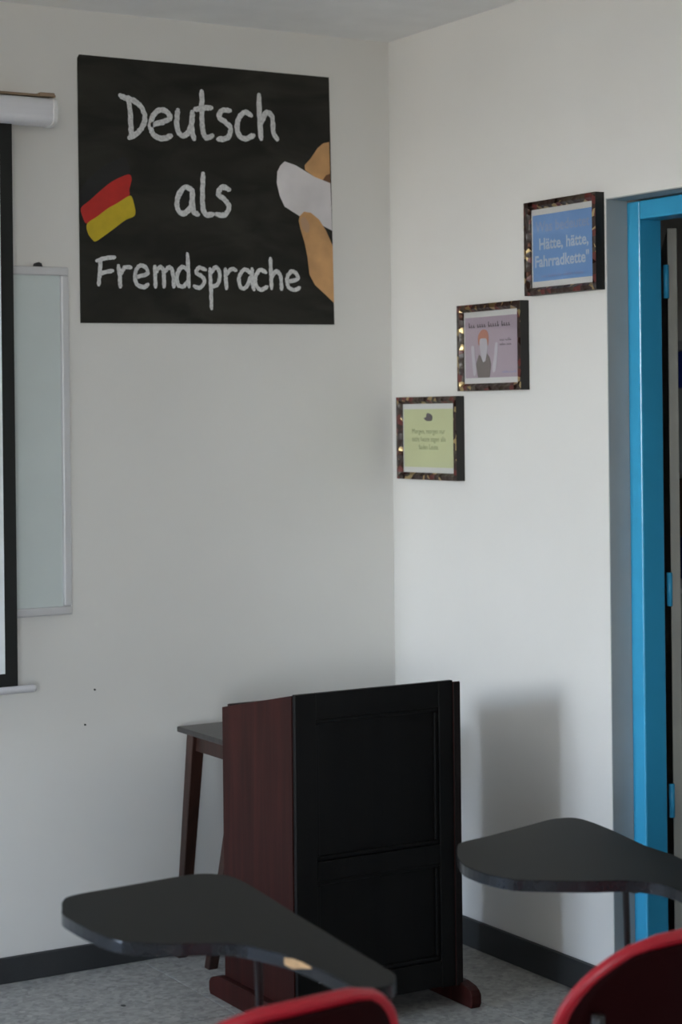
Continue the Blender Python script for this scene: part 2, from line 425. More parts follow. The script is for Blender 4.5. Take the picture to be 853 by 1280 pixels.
TAB_B = [(-1.105, -1.966), (-1.07, -1.929), (-0.991, -1.911), (-0.857, -1.872), (-0.786, -1.852), (-0.741, -1.863), (-0.733, -1.907), (-0.749, -2.01), (-0.783, -2.155), (-0.8, -2.284), (-0.897, -2.49), (-0.955, -2.575), (-0.998, -2.606), (-1.011, -2.585), (-0.964, -2.474), (-0.964, -2.404), (-0.995, -2.354), (-1.061, -2.318), (-1.141, -2.257), (-1.167, -2.225), (-1.18, -2.164), (-1.174, -2.091), (-1.143, -2.024)]

# ------------------------------------------------------------------ the room
CX = 2.3           # far side of the corridor behind the door
DY0, DY1, DZ = -2.05, -1.075, 2.150      # door opening in wall_right
WT = 0.17          # wall thickness
floor = struct(box('floor', (WIN_X, -9.2, -0.12), (CX, 2.6, -0.008), 'grout'), 'grey terrazzo tiled floor of the classroom')
struct(box('ceiling', (WIN_X - 0.2, -9.2, H), (CX + .2, 2.8, H + 0.12), 'ceiling'), 'flat light grey ceiling')

# terrazzo tiles near the corner, each a piece of the floor
TS, GAP = 0.60, 0.0035
bm = bmesh.new()
add_box(bm, (GAP / 2, GAP / 2, -0.008), (TS - GAP / 2, TS - GAP / 2, 0.0), 0.0012)
first = link('tile', bm, 'tile', floor)
spots = []
for i in range(-11, 3):
    for j in range(-14, 1):
        x, y = -0.893 + i * TS, j * TS
        if x > -0.05 or y > -0.05: continue
        spots.append((x, y))
for k, (x, y) in enumerate(spots):
    t = first if k == 0 else first.copy()
    if k: col.objects.link(t); t.parent = floor
    t.location = (x, y, 0)

def wall(name, lo, hi, label):
    return struct(box(name, (lo[0], lo[1], -0.02), hi, 'wall'), label)   # footed below the floor tiles
wl = wall('wall_left', (WIN_X, 0, 0), (WT, 0.17, H), 'white painted front wall carrying the poster and the screen')
for nx, nz in ((-1.025, 0.798), (-1.056, 0.700)):
    tube('nail', [(nx, 0.004, nz), (nx, -0.004, nz), (nx, -0.0045, nz)], [0.0028, 0.0028, 0.001], 'steel', wl, 8)
prism('debris', [(-1.114 + 0.007 * math.cos(k), -0.374 + 0.010 * math.sin(k)) for k in (0, .8, 1.7, 2.5, 3.3, 4.2, 5.2)], 'z', 0.0, 0.0006, 'steel', floor)  # small dark bit of debris on the floor, as a thin disc
bm = bmesh.new()          # right wall with the door opening
add_box(bm, (0, DY1, -0.02), (WT, 0, H)); add_box(bm, (0, DY0, DZ), (WT, DY1, H)); add_box(bm, (0, BACK_Y, -0.02), (WT, DY0, H))
bmesh.ops.remove_doubles(bm, verts=bm.verts, dist=1e-5)
struct(link('wall_right', bm, 'wall'), 'white painted side wall with framed prints and the door opening')
def window_wall(name, fixed, lo, hi, lst, axis, label):
    bm = bmesh.new()
    def bx(a0, a1, z0, z1, d0, d1):
        add_box(bm, (d0, a0, z0) if axis == 'X' else (a0, d0, z0), (d1, a1, z1) if axis == 'X' else (a1, d1, z1))
    ed = [lo] + [v for w in sorted(lst) for v in w[:2]] + [hi]
    for k in range(0, len(ed), 2): bx(ed[k], ed[k + 1], -0.02, H, fixed - 0.2, fixed)
    for (a0, a1, z0, z1) in lst:
        bx(a0, a1, -0.02, z0, fixed - 0.2, fixed); bx(a0, a1, z1, H, fixed - 0.2, fixed)
    struct(link(name, bm, 'wall'), label)
    for (a0, a1, z0, z1) in lst:
        global n_win
        n_win += 1
        bm = bmesh.new()
        mids = [a0 + (a1 - a0) * k / max(2, round((a1 - a0) / 0.8)) for k in range(1, max(2, round((a1 - a0) / 0.8)))]
        for r in [(a0, a1, z0, z0 + .05), (a0, a1, z1 - .05, z1), (a0, a0 + .05, z0, z1), (a1 - .05, a1, z0, z1)] + [(q - .025, q + .025, z0, z1) for q in mids]:
            bx(r[0], r[1], r[2], r[3], fixed - 0.09, fixed - 0.04)
        struct(link('window_%d' % n_win, bm, 'pvc'), 'white framed window in the ' + ('side wall' if axis == 'X' else 'rear wall, added as fill light'))
n_win = 0
window_wall('wall_window', WIN_X, BACK_Y - .2, 0.17, WINDOWS, 'X', 'white outside wall with a window')
window_wall('wall_back', BACK_Y, WIN_X, WT, REAR_FILL_WINDOWS, 'Y', 'white rear wall with an added fill-light window')

# skirting
struct(box('baseboard_left', (WIN_X, -0.014, 0), (-0.002, 0, 0.072), 'skirting', bevel=0.003), 'dark grey skirting along the front wall')
bm = bmesh.new()
add_box(bm, (-0.014, DY1, 0), (0, -0.002, 0.084), 0.003)
struct(link('baseboard_right', bm, 'skirting'), 'dark grey skirting along the side wall')
struct(box('baseboard_back', (-0.014, BACK_Y + .01, 0), (0, DY0, 0.084), 'skirting', bevel=0.003), 'dark grey skirting beyond the door')

# corridor behind the door
wall('wall_corridor', (CX, -5, 0), (CX + .17, 2.6, H), 'far wall of the corridor')
wall('wall_corridor_side', (0.0, 0.17, 0), (WT, 2.6, H), 'corridor side wall')
wall('wall_corridor_end', (WT, 2.43, 0), (CX, 2.6, H), 'end wall of the corridor')
wall('wall_corridor_start', (WT, -5.17, 0), (CX, -5.0, H), 'other end wall of the corridor')

# ------------------------------------------------------------------ door
door = struct(empty('door_1', (0.07, DY1, 0)), 'blue painted door frame with beige door leaf standing open')
def dbox(name, lo, hi, m, parent=door, bevel=0.0):
    return box(name, [lo[i] - (0.07, DY1, 0)[i] for i in range(3)], [hi[i] - (0.07, DY1, 0)[i] for i in range(3)], m, parent, bevel)
FX0, FX1, FWD = 0.07, 0.145, 0.055
dbox('jamb', (FX0, DY1 - FWD, 0), (FX1, DY1 - 0.001, DZ - 0.008), 'blue', bevel=0.004)
dbox('jamb', (FX0, DY0 + 0.001, 0), (FX1, DY0 + FWD, DZ - 0.008), 'blue', bevel=0.004)
dbox('frame_head', (FX0, DY0 + FWD, DZ - 0.058), (FX1, DY1 - FWD, DZ - 0.008), 'blue', bevel=0.004)
dbox('reveal_slab', (0.001, DY1 - 0.003, 0), (FX0 + .004, DY1, DZ), 'reveal')  # thin slab over the reveal, greyer than the wall
dbox('reveal_slab', (0.001, DY0, DZ - 0.003), (FX0 + .004, DY1 - 0.003, DZ), 'reveal')
# leaf: hinged on the corridor side, swung right round into the corridor
lf_a = math.radians(51)
bm = bmesh.new()
add_box(bm, (0.0, -0.013, 0.008), (0.86, 0.013, 2.075), 0.002)
bmesh.ops.rotate(bm, verts=bm.verts, cent=(0, 0, 0), matrix=Matrix.Rotation(lf_a, 3, 'Z'))
bmesh.ops.translate(bm, verts=bm.verts, vec=(0.192 - 0.07, -1.118 - DY1, 0))
leaf = link('leaf', bm, 'leaf', door)
for hz in (1.93, 1.10, 0.53):
    tube('hinge', [(0.172 - 0.07, -1.120 - DY1 + 0.004, hz - 0.045), (0.172 - 0.07, -1.120 - DY1 + 0.004, hz + 0.045)], 0.008, 'blue', door)
bm = bmesh.new()
add_tube(bm, [(0.80, -0.016, 1.02), (0.80, -0.06, 1.02), (0.70, -0.06, 1.02)], 0.009)
bmesh.ops.rotate(bm, verts=bm.verts, cent=(0, 0, 0), matrix=Matrix.Rotation(lf_a, 3, 'Z'))
bmesh.ops.translate(bm, verts=bm.verts, vec=(0.192 - 0.07, -1.118 - DY1, 0))
lh = link('handle', bm, 'alu', door, smooth=True)

# storage rack in the corridor, just glimpsed past the door leaf
rk = tag(empty('storage_rack', (1.6, 0, 0)), 'grey metal storage rack standing in the dark corridor beyond the door', 'rack')
RY0, RY1 = -0.75, 0.60
for yy in (RY0, RY1):
    for xx in (0.0, 0.36):
        box('post', (xx, yy - .015, 0), (xx + 0.03, yy + .015, 1.86), 'rack', rk)
for zz in (0.12, 0.56, 0.905, 1.345, 1.81):
    box('shelf', (-0.005, RY0, zz), (0.395, RY1, zz + 0.035), 'rack', rk)
def carton(x, y, z, w, d, h, m, label):
    o = empty('carton', (x, y, z))
    box('body', (0, -w / 2, 0), (d, w / 2, h - 0.02), m, o, 0.004)
    box('lid', (-0.004, -w / 2 - 0.004, h - 0.05), (d + 0.004, w / 2 + 0.004, h), m, o, 0.004)
    tag(o, label, 'box')
carton(1.615, 0.40, 1.3805, 0.36, 0.33, 0.285, 'box_grey', 'grey carton on the rack beyond the door, under the bright blue carton')
carton(1.62, 0.41, 1.666, 0.34, 0.32, 0.14, 'box_blue', 'bright blue carton beyond the door, topmost on the rack')
carton(1.615, 0.40, 0.9405, 0.36, 0.33, 0.16, 'box_navy', 'navy carton beyond the door with a dark brown carton on it')
carton(1.62, 0.41, 1.101, 0.34, 0.32, 0.22, 'box_brown', 'dark brown carton beyond the door on top of a navy carton')

# ------------------------------------------------------------------ poster
PX, PZ = -0.636, 2.236
poster = tag(empty('poster', (PX, 0, PZ)), 'black chalkboard-style poster with chalk lettering, a flag and a hand holding chalk', 'poster')
corners = [(-1.0565 - PX, 1.852 - PZ), (-0.211 - PX, 1.859 - PZ), (-0.221 - PX, 2.622 - PZ), (-1.052 - PX, 2.622 - PZ), (-1.0575 - PX, 2.612 - PZ)]
prism('sheet', corners, 'y', -0.004, -0.0005, 'poster', poster)

def flat(name, pts, m, parent, y, sm=True, th=0.0004):
    pp = [tuple(v) for v in smooth_line(pts, 4, True)] if sm else pts
    o = prism(name, [(p[0], p[1]) for p in pp], 'y', y - th, y, m, parent)
    return o

def chalk_word(name, strokes, width, parent, y):
    bm = bmesh.new()
    rnd = random.Random(len(strokes) * 13)
    for st in strokes:
        L = smooth_line(st, 7)
        n = len(L); left = []; right = []
        for i, p in enumerate(L):
            t = (L[min(i + 1, n - 1)] - L[max(i - 1, 0)])
            t = t.normalized() if t.length > 1e-9 else Vector((1, 0))
            nn = Vector((-t.y, t.x))
            e = 0.72 if i in (0, n - 1) else 1.0
            left.append(p + nn * width * e * 0.5 * rnd.uniform(0.80, 1.14))
            right.append(p - nn * width * e * 0.5 * rnd.uniform(0.80, 1.14))
        yy = y - 0.00005 * rnd.random()
        a = [bm.verts.new((v.x, yy, v.y)) for v in left]; b = [bm.verts.new((v.x, yy, v.y)) for v in right]
        for i in range(n - 1):
            bm.faces.new((a[i], a[i + 1], b[i + 1], b[i]))
        # rounded chalky ends
        for c, q in ((L[0], L[0] - (L[1] - L[0])), (L[-1], L[-1] + (L[-1] - L[-2]))):
            d = (q - c)
            d = d.normalized() if d.length > 1e-9 else Vector((1, 0))
            base = math.atan2(d.y, d.x)
            cv = bm.verts.new((c.x, yy - 0.00003, c.y))
            ring = [bm.verts.new((c.x + math.cos(base + s * math.pi / 2) * width * 0.42 * rnd.uniform(.85, 1.1), yy - 0.00003, c.y + math.sin(base + s * math.pi / 2) * width * 0.42 * rnd.uniform(.85, 1.1))) for s in (-1, -.5, 0, .5, 1)]
            for i in range(4): bm.faces.new((cv, ring[i], ring[i + 1]))
    return link(name, bm, 'chalk', parent)

chalk_word('lettering', WORDS['Deutsch'], 0.0165, poster, -0.0046)
chalk_word('lettering', WORDS['als'], 0.0165, poster, -0.0046)
chalk_word('lettering', WORDS['Fremdsprache'], 0.0128, poster, -0.0046)
fl = flat('flag', [(max(x, -0.4185), z) for x, z in SHAPES['black']], 'p_black', poster, -0.0042)
flat('stripe', SHAPES['red'], 'p_red', fl, -0.0045)
flat('stripe', SHAPES['yellow'], 'p_yellow', fl, -0.0048)
hd = flat('printed_hand', [(x - 0.002, z) for x, z in SHAPES['finger']], 'p_skin', poster, -0.0042, sm=False)
flat('finger_shade', [(x - 0.004, z) for x, z in SHAPES['shadow1']], 'p_skin_dark', hd, -0.0047, sm=False)
flat('printed_chalk', [(x - 0.002, z) for x, z in SHAPES['chalk']], 'p_chalk', poster, -0.0049, sm=False)
th = flat('printed_hand', [(x - 0.002, z) for x, z in SHAPES['thumb']], 'p_skin', poster, -0.0054, sm=False)
flat('nail', SHAPES['nail'], 'p_nail', th, -0.0059)

# ------------------------------------------------------------------ whiteboard and projector screen
wb = tag(empty('whiteboard', (-1.85, 0, 1.515)), 'whiteboard with silver frame on the front wall, half hidden by the screen', 'whiteboard')
WX0, WX1, WZ0, WZ1 = -0.75, 0.747, -0.493, 0.493
box('panel', (WX0 + .01, -0.020, WZ0 + .01), (WX1 - .01, -0.004, WZ1 - .01), 'board', wb)
FWB = 0.024
box('frame_rail', (WX0, -0.032, WZ1 - FWB), (WX1, 0, WZ1), 'alu', wb, 0.004)
box('frame_rail', (WX0, -0.032, WZ0), (WX1, 0, WZ0 + FWB), 'alu', wb, 0.004)
box('frame_stile', (WX0, -0.032, WZ0 + FWB), (WX0 + FWB, 0, WZ1 - FWB), 'alu', wb, 0.004)
box('frame_stile', (WX1 - FWB, -0.032, WZ0 + FWB), (WX1, 0, WZ1 - FWB), 'alu', wb, 0.004)
prism('mounting_clip', [(0.648, WZ1 - .001), (0.672, WZ1 - .001), (0.668, WZ1 + .010), (0.660, WZ1 + .013), (0.652, WZ1 + .010)], 'y', -0.022, -0.004, 'black_plastic', wb)

SY = -0.12
SX0, SX1 = -2.82, -1.305
ps = tag(empty('projector_screen', (-2.06, SY, 2.43)), 'pull-down projection screen with black border and white tubular housing', 'projection screen')
def P(lo, hi): return [lo[0] + 2.06, lo[1] - SY, lo[2] - 2.43], [hi[0] + 2.06, hi[1] - SY, hi[2] - 2.43]
def pbox(name, lo, hi, m, bevel=0.0):
    a, b = P(lo, hi); return box(name, a, b, m, ps, bevel)
BW = 0.036
pbox('cloth', (SX0 + BW, SY, 0.845 + BW), (SX1 - BW, SY + 0.002, 2.40), 'screen')
pbox('border', (SX1 - BW, SY - 0.001, 0.845), (SX1, SY + 0.002, 2.42), 'black_cloth')
pbox('border', (SX0, SY - 0.001, 0.845), (SX0 + BW, SY + 0.002, 2.42), 'black_cloth')
pbox('border', (SX0 + BW, SY - 0.001, 0.845), (SX1 - BW, SY + 0.002, 0.845 + BW), 'black_cloth')
tube('weight_bar', [(SX0 - .055 + 2.06, 0, 0.835 - 2.43), (-1.262 + 2.06, 0, 0.835 - 2.43), (-1.2525 + 2.06, 0, 0.835 - 2.43)], [0.0105, 0.0105, 0.008], 'white_metal', ps, 14)
# housing: rounded box section
sec = [(SY - 0.045 + 0.09 * (0.5 + 0.5 * math.copysign(abs(math.cos(a)) ** 0.6, math.cos(a))), 2.428 + 0.038 * math.copysign(abs(math.sin(a)) ** 0.6, math.sin(a))) for a in [2 * math.pi * i / 28 for i in range(28)]]
bm = bmesh.new(); add_prism(bm, [(y - SY, z - 2.43) for y, z in sec], 'x', -2.92 + 2.06, -1.20 + 2.06)
link('housing', bm, 'white_metal', ps)
bm = bmesh.new(); add_prism(bm, [((y - SY) * 1.05, (z - 2.43) * 1.05) for y, z in sec], 'x', -1.20 + 2.06, -1.186 + 2.06, 0.003)
link('end_cap', bm, 'pvc', ps)
bm = bmesh.new(); add_prism(bm, [((y - SY) * 1.05, (z - 2.43) * 1.05) for y, z in sec], 'x', -2.934 + 2.06, -2.92 + 2.06, 0.003)
link('end_cap', bm, 'pvc', ps)
pbox('mounting_strip', (-2.9, SY - 0.03, 2.4665), (-1.186, 0, 2.4735), 'tan', 0.002)
pbox('mounting_bracket', (-1.235, SY - 0.035, 2.4670), (-1.19, 0, 2.478), 'tan', 0.003)

# ------------------------------------------------------------------ framed prints
def text_mesh(body, size, m, parent, y, z, x=-0.0, align='CENTER', bold=0.0):
    """Lettering on a print hanging on the wall x=0: reads along -Y, up +Z, faces -X."""
    cu = bpy.data.curves.new('lettering', 'FONT')
    cu.body = body; cu.size = size; cu.align_x = align; cu.resolution_u = 3; cu.offset = bold
    o = bpy.data.objects.new('lettering_curve', cu)
    col.objects.link(o)
    dg = bpy.context.evaluated_depsgraph_get()
    me = bpy.data.meshes.new_from_object(o.evaluated_get(dg))
    bpy.data.objects.remove(o)
    me.transform(Matrix(((0, 0, -1, x), (-1, 0, 0, y), (0, 1, 0, z), (0, 0, 0, 1))))
    me.name = 'lettering'
    me.materials.clear(); me.materials.append(MT[m])
    t = bpy.data.objects.new('lettering', me); col.objects.link(t); t.parent = parent
    return t

def scribble(words, h, m, parent, y0, z, x, pitch):
    """Print too small to read: rows of letter-like ticks."""
    bm = bmesh.new(); rnd = random.Random(int(1000 * z) + words[0]); y = y0
    for w in words:
        for k in range(w):
            hh = h * rnd.choice((0.6, 0.6, 0.62, 1.0))
            add_box(bm, (x - .0002, y - pitch * 0.72, z), (x, y, z + hh * 0.35)); 
            add_box(bm, (x - .0002, y - pitch * 0.35, z), (x, y, z + hh))
            y -= pitch
        y -= pitch * 0.9
    o = link('lettering', bm, m, parent); return o

def framed(name, yc, zc, w, h, sheet, label, rail=0.021):
    fr = tag(empty(name, (0, yc, zc)), label, 'picture', 'framed prints stepping up the side wall')
    D = 0.030
    def rl(nm, a, b, c, d):     # mitred rail, outline on the wall, sloping inwards like a moulding
        bm = bmesh.new()
        pts = [a, b, c, d]      # a,b outer; c,d inner
        back = [bm.verts.new((0, p[0], p[1])) for p in pts]
        fo = [bm.verts.new((-D, p[0], p[1])) for p in pts[:2]]
        mid = [bm.verts.new((-D - 0.002, p[0] * .4 + q[0] * .6, p[1] * .4 + q[1] * .6)) for p, q in ((pts[0], pts[3]), (pts[1], pts[2]))]
        fi = [bm.verts.new((-D + 0.008, p[0], p[1])) for p in (pts[2], pts[3])]
        bm.faces.new(back); bm.faces.new((fo[0], fo[1], mid[1], mid[0])); bm.faces.new((mid[0], mid[1], fi[0], fi[1]))
        outer = bm.faces.new((back[0], back[1], fo[1], fo[0])); bm.faces.new((back[2], back[3], fi[1], fi[0]))
        bm.faces.new((back[1], back[2], fi[0], mid[1], fo[1])); bm.faces.new((back[3], back[0], fo[0], mid[0], fi[1]))
        o = link(nm, bm, 'ornate', fr)
        o.data.materials.append(MT['frame_side'])
        ctr = Vector((0, (a[0] + b[0]) / 2, (a[1] + b[1]) / 2))
        for p in o.data.polygons:
            if (Vector((0, p.center.y, p.center.z)) - ctr).length < 1e-3: p.material_index = 1
    W, Hh = w / 2, h / 2; r = rail
    rl('frame_rail', (W, Hh), (-W, Hh), (-W + r, Hh - r), (W - r, Hh - r))
    rl('frame_rail', (-W, -Hh), (W, -Hh), (W - r, -Hh + r), (-W + r, -Hh + r))
    rl('frame_stile', (-W, Hh), (-W, -Hh), (-W + r, -Hh + r), (-W + r, Hh - r))
    rl('frame_stile', (W, -Hh), (W, Hh), (W - r, Hh - r), (W - r, -Hh + r))
    box('mount', (-0.018, -W + r - .001, -Hh + r - .001), (-0.004, W - r + .001, Hh - r + .001), 'paper', fr)
    pw, ph = W - r - 0.006, Hh - r - 0.0165
    sh = box('print', (-0.0186, -pw, -ph), (-0.0178, pw, ph), sheet, fr)
    box('glass', (-0.0222, -W + r, -Hh + r), (-0.0212, W - r, Hh - r), 'glass', fr)
    return fr, sh, pw, ph

TXH = -0.0188
fb, sb, pw, ph = framed('framed_print', -0.908, 2.038, 0.322, 0.260, 'sheet_blue', 'framed blue print with pale lettering, highest of three, next to the door')
text_mesh('Was bedeutet', 0.042, 'ink_dim', sb, 0.0, 0.045, TXH, bold=0.0008)
text_mesh('Hätte, hätte,', 0.044, 'ink_pale', sb, -0.005, -0.004, TXH, bold=0.0012)
text_mesh('Fahrradkette"', 0.044, 'ink_pale', sb, 0.004, -0.052, TXH, bold=0.0012)
scribble([4, 6, 3, 7, 6], 0.010, 'ink_mauve', sb, 0.096, -0.082, TXH, 0.0064)

fp, sp_, pw, ph = framed('framed_print', -0.567, 1.772, 0.318, 0.252, 'sheet_pink', 'framed pink print with a drawn red-haired woman raising both hands, middle of three')
scribble([3, 4, 5, 4], 0.0155, 'ink', sp_, 0.112, 0.058, TXH, 0.0112)
scribble([4, 5], 0.008, 'ink', sp_, -0.043, 0.016, TXH, 0.0058)
scribble([5, 4], 0.008, 'ink', sp_, -0.043, 0.003, TXH, 0.0058)
scribble([6, 5], 0.007, 'ink_mauve', sp_, -0.055, -0.076, TXH, 0.0058)
def ill(name, pts, m, parent, x, sm=True):
    pp = [(-v[0], v[1]) for v in (smooth_line(pts, 4, True) if sm else [Vector(p) for p in pts])]
    return prism(name, pp, 'x', x - 0.0003, x, m, parent)
# drawing: u to the right, v up, metres from the print's centre
hr = [(-0.062, 0.006), (-0.066, 0.030), (-0.052, 0.047), (-0.036, 0.052), (-0.018, 0.045), (-0.012, 0.026), (-0.016, 0.004), (-0.030, 0.020), (-0.050, 0.016)]
ill('figure_hair', hr, 'hair', sp_, TXH + 0.0000)
ill('figure_face', [(-0.056, 0.022), (-0.040, 0.026), (-0.022, 0.022), (-0.018, -0.004), (-0.026, -0.030), (-0.030, -0.046), (-0.044, -0.046), (-0.048, -0.028), (-0.056, -0.004)], 'face', sp_, TXH - 0.0004)
ill('figure_top', [(-0.076, -0.048), (-0.060, -0.020), (-0.052, -0.026), (-0.040, -0.044), (-0.028, -0.040), (-0.020, -0.018), (-0.006, -0.032), (0.000, -0.052), (-0.008, -0.088), (-0.066, -0.088)], 'top', sp_, TXH - 0.0008, False)
for s in (0, 1):
    if s == 0: q = [(-0.100, 0.000), (-0.092, 0.006), (-0.084, 0.000), (-0.082, -0.030), (-0.076, -0.060), (-0.080, -0.080), (-0.090, -0.078), (-0.096, -0.040)]
    else: q = [(0.020, 0.006), (0.028, 0.012), (0.034, 0.004), (0.030, -0.030), (0.022, -0.066), (0.010, -0.074), (0.006, -0.060), (0.014, -0.030)]
    ill('figure_hand', q, 'face', sp_, TXH - 0.0004)

fy, sy, pw, ph = framed('framed_print', -0.234, 1.506, 0.330, 0.252, 'sheet_yellow', 'framed yellow-green print with three short lines of text, lowest of three, in the corner')
text_mesh('Morgen, morgen nur', 0.0215, 'ink_olive', sy, 0.002, 0.014, TXH)
text_mesh('nicht heute sagen alle', 0.0215, 'ink_olive', sy, 0.0, -0.010, TXH)
text_mesh('faulen Leute.', 0.0215, 'ink_olive', sy, 0.0, -0.034, TXH)
ill('icon', [(-0.026, 0.061), (-0.014, 0.064), (-0.008, 0.076), (0.010, 0.074), (0.022, 0.066), (0.018, 0.054), (0.004, 0.052), (-0.012, 0.053)], 'ink', sy, TXH)

# ------------------------------------------------------------------ lectern
LX0, LX1, LYF, LYB, ZF, ZB = -0.848, -0.338, -0.855, -0.455, 0.868, 0.789
le = tag(empty('lectern', ((LX0 + LX1) / 2, (LYF + LYB) / 2, 0)), 'dark mahogany lectern with sloping top and panelled near-black front', 'lectern')
ox, oy = (LX0 + LX1) / 2, (LYF + LYB) / 2
def lp(pts): return [(y - oy, z) for y, z in pts]
def lz(y): return ZB + (ZF - ZB) * (y - LYB) / (LYF - LYB)
side = [(LYB, 0.05), (LYF + 0.016, 0.05), (LYF + 0.016, ZF - 0.003), (LYB, ZB)]
side_r = [(LYB, 0.05), (LYF, 0.05), (LYF, ZF - 0.004), (LYB, ZB)]
T = 0.022
prism('side_panel', lp(side), 'x', LX0 - ox, LX0 + T - ox, 'mahogany', le, 0.0015)
prism('side_panel', lp(side_r), 'x', LX1 - T - ox, LX1 - ox, 'mahogany', le, 0.0015)
def lbox(name, lo, hi, m, bevel=0.0, parent=None):
    return box(name, (lo[0] - ox, lo[1] - oy, lo[2]), (hi[0] - ox, hi[1] - oy, hi[2]), m, parent or le, bevel)
ix0, ix1 = LX0 + T, LX1 - T
fx0 = LX0 + 0.003
fy0 = LYF + 0.001
lbox('front_panel', (ix0, fy0 + 0.014, 0.06), (ix1, fy0 + 0.024, ZF - 0.015), 'ebony')
lbox('front_rail', (fx0 + 0.062, fy0, 0.80), (ix1 - 0.045, fy0 + 0.0145, ZF), 'ebony', 0.002)
lbox('front_rail', (fx0 + 0.062, fy0, 0.385), (ix1 - 0.045, fy0 + 0.0145, 0.435), 'ebony', 0.002)
lbox('front_rail', (fx0 + 0.062, fy0, 0.055), (ix1 - 0.045, fy0 + 0.0145, 0.125), 'ebony', 0.002)
lbox('front_stile', (fx0, fy0, 0.052), (fx0 + 0.062, fy0 + 0.0145, ZF), 'ebony', 0.002)
lbox('front_stile', (ix1 - 0.045, fy0, 0.052), (ix1, fy0 + 0.0145, ZF), 'ebony', 0.002)
lbox('edge_strip', (LX1 - T + 0.001, LYF - 0.003, 0.052), (LX1 - 0.001, LYF + 0.0005, ZF - 0.006), 'dark_edge', 0.001)
for z0, z1 in ((0.435, 0.80), (0.125, 0.385)):
    bm = bmesh.new()
    x0, x1 = fx0 + 0.062 - ox, ix1 - 0.045 - ox; ya, yb = fy0 + 0.006 - oy, fy0 + 0.0145 - oy
    for lo, hi in (((x0, z0), (x1, z0 + .012)), ((x0, z1 - .012), (x1, z1)), ((x0, z0 + .012), (x0 + .012, z1 - .012)), ((x1 - .012, z0 + .012), (x1, z1 - .012))):
        add_box(bm, (lo[0], ya, lo[1]), (hi[0], yb, hi[1]), 0.003)
    link('panel_moulding', bm, 'ebony', le)
# sloping writing top set between the sides, and the shelf inside
prism('writing_top', [(LYF + 0.018 - oy, lz(LYF + .018) - 0.022), (LYF + 0.018 - oy, lz(LYF + .018) - 0.002), (LYB - oy, lz(LYB) - 0.002), (LYB - oy, lz(LYB) - 0.022)], 'x', ix0 - ox, ix1 - ox, 'mahogany_h', le)
lbox('book_stop', (ix0, LYB - 0.001, ZB - 0.02), (ix1, LYB + 0.012, ZB + 0.006), 'mahogany_h', 0.003)
lbox('shelf', (ix0, LYF + 0.03, 0.42), (ix1, LYB - 0.02, 0.44), 'mahogany_h')
lbox('shelf', (ix0, LYF + 0.03, 0.07), (ix1, LYB - 0.02, 0.09), 'mahogany_h')
for xa in (LX0, LX1):
    c = xa - ox
    ya, yb = LYB + 0.055 - oy, LYF - 0.055 - oy
    pts = [(ya, 0.0), (ya + 0.006, 0.030)]
    pts = [(ya - .006, 0), (ya, .012), (ya, .034), (ya - .010, .046), (ya - .025, .052), (ya - .06, .060), (yb + .06, .060), (yb + .025, .052), (yb + .010, .046), (yb, .034), (yb, .012), (yb + .006, 0)]
    sgn = -1 if xa == LX0 else 1
    prism('foot_runner', pts, 'x', c - 0.016 + sgn * 0.006, c + 0.016 + sgn * 0.006, 'mahogany', le, 0.003)

# ------------------------------------------------------------------ small table behind the lectern
tbx, tby, tz = -0.56, -0.235, 0.688
tb = tag(empty('side_table', (tbx, tby, 0)), 'small dark wooden table with splayed legs behind the lectern', 'table')
TW, TD = 0.258, 0.125
box('tabletop', (-TW, -TD - .05, tz - 0.016), (TW, TD, tz), 'table_top', tb, 0.003)
bm = bmesh.new()
for lo, hi in (((-TW + .05, -TD - .01), (TW - .05, -TD + .01)), ((-TW + .05, TD - .035), (TW - .05, TD - .015))):
    add_box(bm, (lo[0], lo[1], tz - .075), (hi[0], hi[1], tz - .016))
link('apron_rail', bm, 'table_wood', tb)
for s in (-1, 1):
    box('apron_end', (s * (TW - .05) - .012, -TD + .01, tz - .068), (s * (TW - .05) + .012, TD - .035, tz - .016), 'table_wood', tb)
    for (xt, yt, xb, yb_) in ((TW - .045, TD - .035, TW - .042, TD + .075), (TW - .088, -TD - .01, TW - .062, -TD + .17)):
        a = Vector((s * xt, yt, tz - .016)); b = Vector((s * xb, yb_, 0))
        bm = bmesh.new()
        vs = []
        for c, hw in ((a, .020), (b, .015)):
            vs.append([bm.verts.new((c.x + dx * hw, c.y + dy * hw, c.z)) for dx, dy in ((-1, -1), (1, -1), (1, 1), (-1, 1))])
        bm.faces.new(vs[0]); bm.faces.new(list(reversed(vs[1])))
        for k in range(4): bm.faces.new((vs[0][k], vs[0][(k + 1) % 4], vs[1][(k + 1) % 4], vs[1][k]))
        bmesh.ops.recalc_face_normals(bm, faces=bm.faces)
        bmesh.ops.bevel(bm, geom=list(bm.edges), offset=0.002, segments=1, affect='EDGES')
        link('leg', bm, 'table_wood', tb)

# ------------------------------------------------------------------ tablet-arm chairs
TAB_Z, TAB_T = 0.72, 0.022
PROFILE = [(0.235, 0.405), (0.222, 0.428), (0.16, 0.438), (0.05, 0.434), (-0.08, 0.430), (-0.16, 0.436), (-0.212, 0.466), (-0.238, 0.52), (-0.258, 0.60), (-0.280, 0.69), (-0.298, 0.757)]

